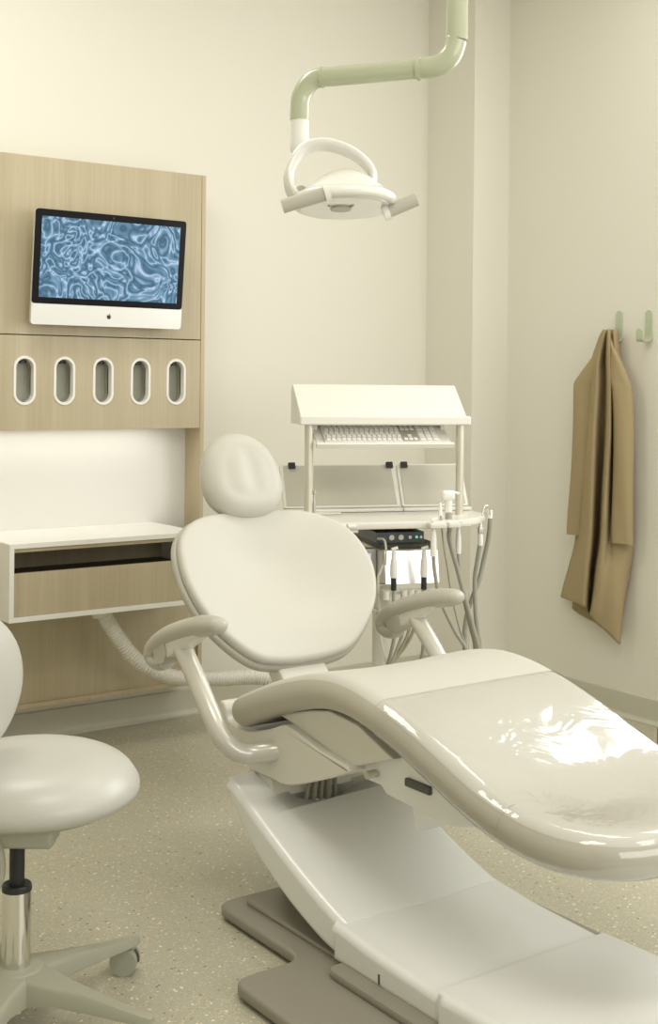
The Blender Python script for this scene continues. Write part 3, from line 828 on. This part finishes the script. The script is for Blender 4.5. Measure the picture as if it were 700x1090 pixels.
# two framed instrument trays standing behind the posts
def tray_thing(x0, x1, label, yfront, yback, clips):
    t_ = thing('instrument_tray', label, 'tray', UP((x0+x1)/2, yfront, .932), UR, 'trays leaning at the back of the worktop')
    def TP(x, s_, h):      # s_ along the leaning height 0..1
        L = Vector((0, yback-yfront, .150)); n_ = Vector((0, -.150, yback-yfront)).normalized()
        return Vector((x, yfront, .942))+L*s_+n_*h
    def pm(poly, h0_, h1_, bev=0):
        bm = prism(poly, 1, 0, 1, 0)
        for v in bm.verts: v.co = TP(v.co.x, v.co.z, h0_+(h1_-h0_)*v.co.y)
        return bm
    w_ = x1-x0
    uo('tray_frame', pm(rrect(x0, x1, 0, 1, .02), -.004, .010), M['cart'], t_)
    uo('tray_inlay', pm([(x0+.010, .05), (x1-.010, .05), (x1-.014, .97), (x0+.012, .97)], .010, .012), M['trayin'], t_)
    uo('tray_ledge', box(x0-.004, x1+.004, yfront-.035, yfront+.01, .931, .944, .004), M['cart'], t_)
    for cx in clips:
        uo('clip', pm([(cx-.012, .90), (cx+.012, .90), (cx+.012, 1.03), (cx-.012, 1.03)], .008, .022), M['blackm'], t_)
tray_thing(-.318, .118, 'wide leaning tray with two black clips at the back of the worktop', .16, .24, (-.275, .098))
tray_thing(.128, .385, 'narrow leaning tray with one black clip beside the right cart post', .16, .24, (.155,))

# slate control device under the worktop
dv = thing('ultrasonic_unit', 'dark slate control unit with round dials on top of the white control box', 'control unit', UP(.04, 0, .836), UR)
uo('unit_body', prism([(-.045, .845), (.128, .845), (.128, .882), (-.045, .882)], 1, -.09, .14, .003), M['device'], dv)
uo('unit_foot', box(-.03, .11, -.06, .12, .8362, .8455), M['blackm'], dv)
for x, r_ in ((.008, .0095), (.042, .0095), (.075, .006), (.115, .005)):
    uo('dial', cyl((x, -.095, .864), (x, -.0885, .864), r_, 18), M['plast'] if r_ > .009 else M['steel'], dv)
uo('status_light', cyl((.100, -.093, .864), (.100, -.0885, .864), .005, 12), emit('green_led', (.2, .7, .5), .5), dv)

# handpieces: body, sleeve, hose
HPG = 'handpieces hanging on the cart'
def handpiece(name, label, cat, pts, r, bodylen, bm_body, hose_r, hose_m, joint=None, extra=None):
    t_ = thing(name, label, cat, UP(*pts[0]), UR, None)
    uo('handpiece_body', bm_body, M['lampw'], t_)
    uo('tubing', tube(pts, hose_r, N=12, sub=6), hose_m, t_)
    if joint: uo('joint_sleeve', cyl(joint[0], joint[1], joint[2], 14), joint[3], t_)
    return t_
def body_lathe(x, y, z0_, z1_, r, head=True, tilt_=0):
    L = z1_-z0_
    pr_ = [(0, 0), (r*1.05, 0), (r*1.15, L*.15), (r*1.1, L*.5), (r*.8, L*.65), (r*.66, L*.9), (r*.55, L), (0, L)]
    bm = lathe(pr_, 16, (x, y, z0_))
    if head: merge(bm, cyl((x-.010, y-.004, z1_), (x+.012, y-.004, z1_+.006), r*.55, 12))
    return bm
tail = lambda x, y, z: [(x, y, z), (x+.01, y+.03, z-.14), (x-.05, y+.08, z-.26), (x-.15, y+.06, z-.25), (.05, .05, .16)]
P1 = [(.123, -.2, .818), (.128, -.2, .765), (.141, -.2, .695), (.162, -.2, .633), (.205, -.2, .55)]+tail(.25, -.2, .472)
handpiece('handpiece', 'leftmost white handpiece hanging at the right end of the worktop', 'handpiece', P1, .01, 0, body_lathe(.120, -.21, .812, .935, .0095), .0065, M['hoseg'])
P2 = [(.160, -.17, .945), (.161, -.18, .90), (.170, -.18, .83), (.186, -.17, .765), (.200, -.16, .70), (.215, -.16, .631), (.240, -.16, .54)]+tail(.265, -.16, .469)
handpiece('handpiece', 'slim metal tipped probe on a thin tube left of the white suction gun', 'handpiece', P2, .006, 0, body_lathe(.160, -.165, .932, .99, .006, False), .0035, M['hoseg'])
P3 = [(.199, -.14, .955), (.200, -.15, .90), (.206, -.13, .865), (.220, -.13, .81), (.239, -.13, .749), (.272, -.13, .634), (.30, -.13, .54)]+tail(.322, -.13, .454)
bm = lathe([(0, 0), (.012, 0), (.013, .02), (.014, .07), (.015, .085), (0, .09)], 18, (.199, -.14, .940))
merge(bm, box(.172, .218, -.158, -.128, .995, 1.030, .010, 3)); merge(bm, cyl((.21, -.145, 1.024), (.235, -.145, 1.018), .005, 10))
handpiece('suction_gun', 'large white suction handle standing up through the worktop edge', 'suction handle', P3, .012, 0, bm, .0085, M['hoseg'], ((.199, -.142, .93), (.199, -.14, .958), .0125, M['hoseg']))
P4 = [(.247, -.115, .812), (.2475, -.115, .775), (.256, -.10, .74), (.276, -.1, .635), (.30, -.1, .54)]+tail(.317, -.1, .468)
handpiece('handpiece', 'white handpiece hanging just right of the white suction gun', 'handpiece', P4, .009, 0, body_lathe(.246, -.115, .805, .92, .0085), .006, M['hoseg'])
P5 = [(.355, -.045, .83), (.350, -.03, .76), (.346, -.02, .693), (.350, -.02, .582), (.36, -.02, .50)]+tail(.366, -.02, .46)
t5 = handpiece('syringe', 'silver air and water syringe hanging under the right corner of the worktop', 'syringe', P5, .009, 0, body_lathe(.356, -.045, .822, .905, .0085, False), .008, M['hoseg'])
uo('nozzle', tube([(.357, -.045, .90), (.363, -.045, .935), (.375, -.04, .962), (.390, -.035, .958), (.398, -.03, .93)], .003, N=10), M['chrome'], t5)
bm = box(.347, .365, -.056, -.034, .865, .888, .003); 
uo('trigger_block', bm, M['steel'], t5)
P6 = [(.405, -.01, .93), (.407, -.01, .905), (.405, .0, .842), (.396, .02, .76), (.38, .02, .693), (.355, .02, .63), (.335, .02, .572), (.326, .02, .52)]+tail(.324, .02, .477)
handpiece('suction_hose', 'thick grey suction hose dropping from the far right worktop corner', 'hose', P6, .009, 0, lathe([(0, 0), (.0105, 0), (.0105, .03), (0, .03)], 16, (.405, -.01, .915)), .0085, M['hoseg'])
for x, lab in ((-.005, 'white handpiece with black sleeve in the left holder on the polished box'), (.104, 'white handpiece with black sleeve in the right holder on the polished box')):
    pts = [(x, -.16, .70), (x, -.16, .66), (x+.003, -.16, .60), (x+.005, -.15, .52), (x, -.10, .42), (.02, 0, .36)]
    handpiece('small_handpiece', lab, 'handpiece', pts, .01, 0, body_lathe(x, -.16, .735, .832, .011), .006, M['hoseg'], ((x, -.16, .692), (x, -.16, .737), .010, M['blackm']))
cb = thing('handpiece', 'thin cream cord and tip hanging from the dark slate unit', 'cord', UP(-.03, -.12, .86), UR)
uo('tip', lathe([(0, 0), (.006, 0), (.007, .03), (.004, .05), (0, .05)], 12, (-.030, -.135, .775)), M['steel'], cb)
uo('cord', tube([(-.043, -.096, .862), (-.030, -.125, .862), (-.024, -.13, .83), (-.030, -.135, .79), (-.045, -.13, .75), (-.050, -.125, .72), (-.035, -.10, .60), (-.030, -.1, .52), (-.006, -.1, .411), (.01, -.02, .34)], .004, N=10), M['hosew'], cb)
pb = thing('steel_probe', 'slim steel probe standing at the left front corner of the worktop', 'instrument', UP(-.29, -.17, .93), UR)
uo('probe_rod', lathe([(0, 0), (.006, 0), (.006, .06), (.004, .075), (.004, .095), (.007, .098), (.007, .108), (0, .108)], 12, (-.292, -.175, .9305)), M['steel'], pb)
sp = thing('slim_folder', 'flat cream booklet lying on the worktop behind the left post', 'booklet', UP(-.2, .1, .93), UR)
uo('cover', box(-.29, -.13, .06, .13, .9305, .938, .002), M['cart'], sp)

# ------------------------------------------------------------------ hooks and coat
def make_hook(y, zt, label):
    t_ = thing('coat_hook', label, 'hook', (XR, y, zt-.13), 0, 'sage green coat hooks on the right wall')
    w = .0175; th = .005
    zb = zt-.137
    prof = [(XR-.003, zt), (XR-.003, zb+.03)]
    for k in range(0, 9): a = PI/2*k/8; prof.append((XR-.003-.024+.024*math.cos(a), zb+.024-.024*math.sin(a)+.006))
    for k in range(0, 7): a = PI/2*k/6; prof.append((XR-.047-.014*math.sin(a), zb+.006+.014-.014*math.cos(a)))
    prof.append((XR-.061, zb+.058))
    bm = bmesh.new(); rows_ = []
    for i, (x, z) in enumerate(prof):
        d = (Vector(prof[min(i+1, len(prof)-1)])-Vector(prof[max(i-1, 0)])).normalized(); nn = Vector((-d.y, d.x))*th/2
        rows_.append((x, z, nn))
    # insert rounded end rows
    def endrows(i, sgn):
        x, z, nn = rows_[i]; out = []
        for k in (0, 1, 2, 3, 4):
            a = PI/2*k/4; out.append((x, z+sgn*w*math.sin(a)-sgn*w, nn, max(.0015, w*math.cos(a))))
        return out
    full = endrows(0, 1)[::-1]+[(x, z, nn, w) for x, z, nn in rows_[1:-1]]+endrows(len(rows_)-1, 1)
    V = []
    for x, z, nn, ww in full:
        V.append([bm.verts.new((x+nn.x, y-ww, z+nn.y)), bm.verts.new((x+nn.x, y+ww, z+nn.y)), bm.verts.new((x-nn.x, y+ww, z-nn.y)), bm.verts.new((x-nn.x, y-ww, z-nn.y))])
    for A, B in zip(V, V[1:]):
        for k in range(4): bm.faces.new((A[k], A[(k+1) % 4], B[(k+1) % 4], B[k]))
    bm.faces.new(V[0]); bm.faces.new(V[-1])
    obj('hook_body', bm, M['hook'], t_)
    return t_
make_hook(3.716, 1.716, 'sage green hook holding the camel coat')
make_hook(3.556, 1.713, 'empty sage green hook to the right of the camel coat')

coat = thing('camel_coat', 'long camel wool coat hanging from the left green hook', 'coat', (XR-.06, 3.72, 1.60))
# rows: height z -> columns of (y, distance from wall)
ROWS = [   # each row: (y, distance from the wall, height) across the folds
 [(3.767, 0.045, 1.634), (3.743, 0.066, 1.633), (3.723, 0.082, 1.632), (3.716, 0.078, 1.632), (3.699, 0.086, 1.632), (3.69, 0.08, 1.632), (3.672, 0.084, 1.632), (3.671, 0.07, 1.633), (3.701, 0.03, 1.635)],
 [(3.803, 0.03, 1.602), (3.754, 0.07, 1.6), (3.72, 0.098, 1.599), (3.727, 0.07, 1.6), (3.681, 0.105, 1.599), (3.696, 0.07, 1.6), (3.664, 0.09, 1.6), (3.673, 0.062, 1.601), (3.704, 0.02, 1.603)],
 [(3.851, 0.025, 1.501), (3.78, 0.08, 1.5), (3.731, 0.112, 1.499), (3.756, 0.048, 1.501), (3.669, 0.118, 1.499), (3.726, 0.035, 1.501), (3.661, 0.088, 1.5), (3.667, 0.06, 1.5), (3.689, 0.02, 1.501)],
 [(3.866, 0.025, 1.4), (3.785, 0.085, 1.4), (3.728, 0.12, 1.4), (3.751, 0.05, 1.4), (3.657, 0.126, 1.4), (3.729, 0.025, 1.4), (3.664, 0.08, 1.4), (3.647, 0.055, 1.4), (3.654, 0.02, 1.4)],
 [(3.883, 0.025, 1.197), (3.797, 0.09, 1.2), (3.734, 0.128, 1.202), (3.767, 0.04, 1.198), (3.65, 0.134, 1.203), (3.725, 0.025, 1.197), (3.664, 0.075, 1.2), (3.622, 0.055, 1.199), (3.63, 0.02, 1.197)],
 [(3.901, 0.025, 0.995), (3.805, 0.098, 1.002), (3.735, 0.134, 1.005), (3.794, 0.025, 0.995), (3.662, 0.136, 1.005), (3.725, 0.025, 0.995), (3.659, 0.075, 1.0), (3.617, 0.055, 0.998), (3.618, 0.02, 0.994)],
 [(3.93, 0.025, 0.741), (3.818, 0.102, 0.753), (3.745, 0.134, 0.759), (3.822, 0.012, 0.739), (3.678, 0.134, 0.759), (3.69, 0.08, 0.75), (3.653, 0.082, 0.75), (3.607, 0.06, 0.747), (3.614, 0.02, 0.741)],
 [(3.967, 0.025, 0.61), (3.842, 0.106, 0.625), (3.76, 0.134, 0.63), (3.842, 0.012, 0.607), (3.704, 0.13, 0.629), (3.671, 0.112, 0.626), (3.634, 0.098, 0.623), (3.616, 0.062, 0.617), (3.633, 0.02, 0.609)],
 [(4.0, 0.028, 0.509), (3.864, 0.105, 0.525), (3.774, 0.13, 0.526), (3.855, 0.012, 0.485), (3.723, 0.126, 0.53), (3.676, 0.118, 0.528), (3.634, 0.104, 0.525), (3.621, 0.07, 0.518), (3.656, 0.02, 0.507)],
 [(4.01, 0.03, 0.467), (3.872, 0.104, 0.475), (3.782, 0.125, 0.465), (3.859, 0.015, 0.415), (3.743, 0.122, 0.45), (3.689, 0.114, 0.448), (3.639, 0.104, 0.446), (3.626, 0.075, 0.439), (3.669, 0.02, 0.426)],
 [(4.011, 0.032, 0.463), (3.878, 0.1, 0.47), (3.791, 0.118, 0.459), (3.856, 0.02, 0.411), (3.753, 0.118, 0.429), (3.713, 0.11, 0.392), (3.66, 0.102, 0.356), (3.632, 0.08, 0.322), (3.672, 0.03, 0.332)],
]
grid = []
for cols in ROWS:
    pts = [Vector((XR-d_, y_, z_)) for y_, d_, z_ in cols]
    grid.append(catmull(pts, 7))
ncol = len(grid[0])
colsG = [catmull([g[j] for g in grid], 6) for j in range(ncol)]
bm = bmesh.new()
VV = [[bm.verts.new(p) for p in col] for col in colsG]
for a, b in zip(VV, VV[1:]):
    for i in range(len(a)-1): bm.faces.new((a[i], b[i], b[i+1], a[i+1]))
bmesh.ops.recalc_face_normals(bm, faces=bm.faces)
o = obj('coat_body', bm, M['coat'], coat, angle=80)
sol = o.modifiers.new('cloth', 'SOLIDIFY'); sol.thickness = .006; sol.offset = 0
# rear panel and lining seen below the front hem
lp = []
for z, a in ((1.55, .3), (1.2, .6), (.8, .85), (.55, .95), (.43, 1.0), (.385, 1.0)):
    lp.append([Vector((XR-.012-.012*math.sin(j*1.1)**2*a, 3.745+(.215*a)*(1-j/6)-(.05*a)*(j/6), z-(.05*(j/6) if z < .4 else 0)+(.03*(1-j/6) if z < .4 else 0))) for j in range(7)])
bm = bmesh.new()
lg = [catmull(r_, 4) for r_ in lp]; lg = [catmull([g[j] for g in lg], 5) for j in range(len(lg[0]))]
VV = [[bm.verts.new(p) for p in col] for col in lg]
for a, b in zip(VV, VV[1:]):
    for i in range(len(a)-1): bm.faces.new((a[i], b[i], b[i+1], a[i+1]))
o = obj('coat_lining', bm, M['coat'], coat, angle=80)
sol = o.modifiers.new('cloth', 'SOLIDIFY'); sol.thickness = .004; sol.offset = 0
# sleeves with shoulder caps: flattened tapering tubes
def sleeve(path, wid, dep):
    P = catmull(path, 8); n = len(P); bm = bmesh.new(); rings = []
    for i, p in enumerate(P):
        f = i/(n-1); w_ = lerp_tab(wid, f)[0]; d_ = lerp_tab(dep, f)[0]
        ring = []
        for k in range(24):
            a = 2*PI*k/24; c, s_ = math.cos(a), math.sin(a)
            ring.append(bm.verts.new((p.x+d_*math.copysign(abs(s_)**.8, s_)+.003*math.sin(9*f+3*c), p.y+w_*math.copysign(abs(c)**.8, c), p.z)))
        rings.append(ring)
    for A, B in zip(rings, rings[1:]):
        for k in range(24): bm.faces.new((A[k], A[(k+1) % 24], B[(k+1) % 24], B[k]))
    bm.faces.new(rings[0]); bm.faces.new(rings[-1])
    return bm
xs = XR-.055
obj('sleeve', sleeve([(xs, 3.752, 1.60), (xs, 3.798, 1.50), (xs, 3.848, 1.415), (xs, 3.861, 1.38), (xs, 3.869, 1.20), (xs, 3.881, 1.0), (xs, 3.897, .85), (xs, 3.907, .749)],
                     [(0, .008), (.1, .020), (.2, .046), (.28, .060), (.4, .058), (.7, .050), (1, .040)], [(0, .01), (.25, .028), (1, .026)]), M['coat'], coat, angle=70)
xs = XR-.088
obj('sleeve', sleeve([(xs, 3.698, 1.612), (xs, 3.668, 1.52), (xs, 3.638, 1.42), (xs, 3.622, 1.37), (xs, 3.614, 1.20), (xs, 3.612, 1.0), (xs, 3.612, .85), (xs, 3.612, .745)],
                     [(0, .006), (.1, .018), (.2, .040), (.28, .052), (.4, .050), (.7, .050), (1, .051)], [(0, .008), (.25, .024), (1, .026)]), M['coat'], coat, angle=70)

# ------------------------------------------------------------------ wooden stool at the frame's right edge
ws = thing('wooden_stand', 'low brown wooden stand at the right edge of the picture by the skirting', 'stand', (3.66, 2.80, 0))
obj('stand_top', box(3.588, 3.80, 2.66, 2.987, .18, .20, .002), M['wood_dark'], ws)
for x, y in ((3.588, 2.957), (3.77, 2.957), (3.588, 2.66), (3.77, 2.66)):
    obj('leg', box(x, x+.03, y, y+.03, 0, .18, .001), M['wood_dark'], ws)

# ------------------------------------------------------------------ lights
def added_ceil_light(x, y, sx, sy, power, col=(1.0, .97, .90)):  # unseen ceiling panels, added to give shading and reflections a source
    t_ = thing('added_ceiling_light', 'flat rectangular ceiling panel, added and unseen', 'ceiling light', (x, y, ZC), 0, 'added ceiling light panels')
    obj('panel_frame', box(x-sx/2-.02, x+sx/2+.02, y-sy/2-.02, y+sy/2+.02, ZC-.012, ZC, .002), M['white'], t_)
    ld = bpy.data.lights.new('added_panel_lamp', 'AREA'); ld.shape = 'RECTANGLE'; ld.size = sx; ld.size_y = sy
    ld.energy = power; ld.color = col
    lo_ = bpy.data.objects.new('added_panel_lamp', ld); C.objects.link(lo_); lo_.location = (x, y, ZC-.02)
added_ceil_light(1.3, 3.6, 1.2, .6, 19)
added_ceil_light(3.45, 2.75, .6, 1.2, 10)
added_ceil_light(1.3, 1.0, 1.2, .6, 22)
added_ceil_light(3.45, .2, .6, 1.2, 12)
# added light on the right wall, put in for the foot cover's reflection
ld = bpy.data.lights.new('added_window_light', 'AREA'); ld.shape = 'RECTANGLE'; ld.size = 1.5; ld.size_y = 1.4
ld.energy = 30; ld.color = (.96, .98, 1.0)
lo_ = bpy.data.objects.new('added_window_light', ld); C.objects.link(lo_)
lo_.location = (4.17, 2.35, 1.93); lo_.rotation_euler = (0, math.radians(90), 0)
fb = box(4.15, XR, 1.55, 1.60, 1.18, 2.68, .003); box(4.15, XR, 3.10, 3.15, 1.18, 2.68, .003, bm=fb); box(4.15, XR, 1.601, 3.099, 1.18, 1.23, .003, bm=fb); box(4.15, XR, 1.601, 3.099, 2.63, 2.68, .003, bm=fb)  # frame of an unseen window, added around that light
struct('added_window_1', fb, M['white'])
# added soft fill behind the camera, no window is built there
ld = bpy.data.lights.new('front_fill', 'AREA'); ld.shape = 'RECTANGLE'; ld.size = 3.0; ld.size_y = 1.6
ld.energy = 50; ld.color = (1.0, .985, .95)
lo_ = bpy.data.objects.new('front_fill', ld); C.objects.link(lo_)
lo_.location = (2.6, -1.5, 1.8); lo_.rotation_euler = (math.radians(84), 0, 0)
# under-cabinet strip
ld = bpy.data.lights.new('niche_strip', 'AREA'); ld.shape = 'RECTANGLE'; ld.size = 1.1; ld.size_y = .03
ld.energy = 0.6; ld.color = (1, .98, .93)
lo_ = bpy.data.objects.new('niche_strip', ld); C.objects.link(lo_); lo_.location = (1.95, YF+.045, 1.219); lo_.rotation_euler = (math.radians(-12), 0, 0)

w = bpy.data.worlds.new('World'); SC.world = w; w.use_nodes = True
w.node_tree.nodes['Background'].inputs[0].default_value = (1.0, .97, .89, 1)
w.node_tree.nodes['Background'].inputs[1].default_value = .42

# ------------------------------------------------------------------ camera
cam = bpy.data.cameras.new('camera'); co = bpy.data.objects.new('camera', cam); C.objects.link(co)
cam.sensor_fit = 'VERTICAL'; cam.sensor_height = 36.0; cam.lens = 1370/1090*36.0
cam.shift_y = -(545-407)/1090
cam.clip_start = .05
th_ = math.radians(54.2); Fv = Vector((math.cos(th_), math.sin(th_), 0)); Rv = Vector((Fv.y, -Fv.x, 0)); Uv = Vector((0, 0, 1)); ph = .0095
Rp = Rv*math.cos(ph)+Uv*math.sin(ph); Up = Uv*math.cos(ph)-Rv*math.sin(ph)
co.matrix_world = Matrix(((Rp.x, Up.x, -Fv.x, 0), (Rp.y, Up.y, -Fv.y, 0), (Rp.z, Up.z, -Fv.z, 1.4), (0, 0, 0, 1)))
SC.camera = co
SC.view_settings.view_transform = 'Standard'; SC.view_settings.look = 'None'
SC.view_settings.gamma = 1; SC.view_settings.exposure = 0.08
try: SC.view_settings.use_curve_mapping = False
except Exception: pass
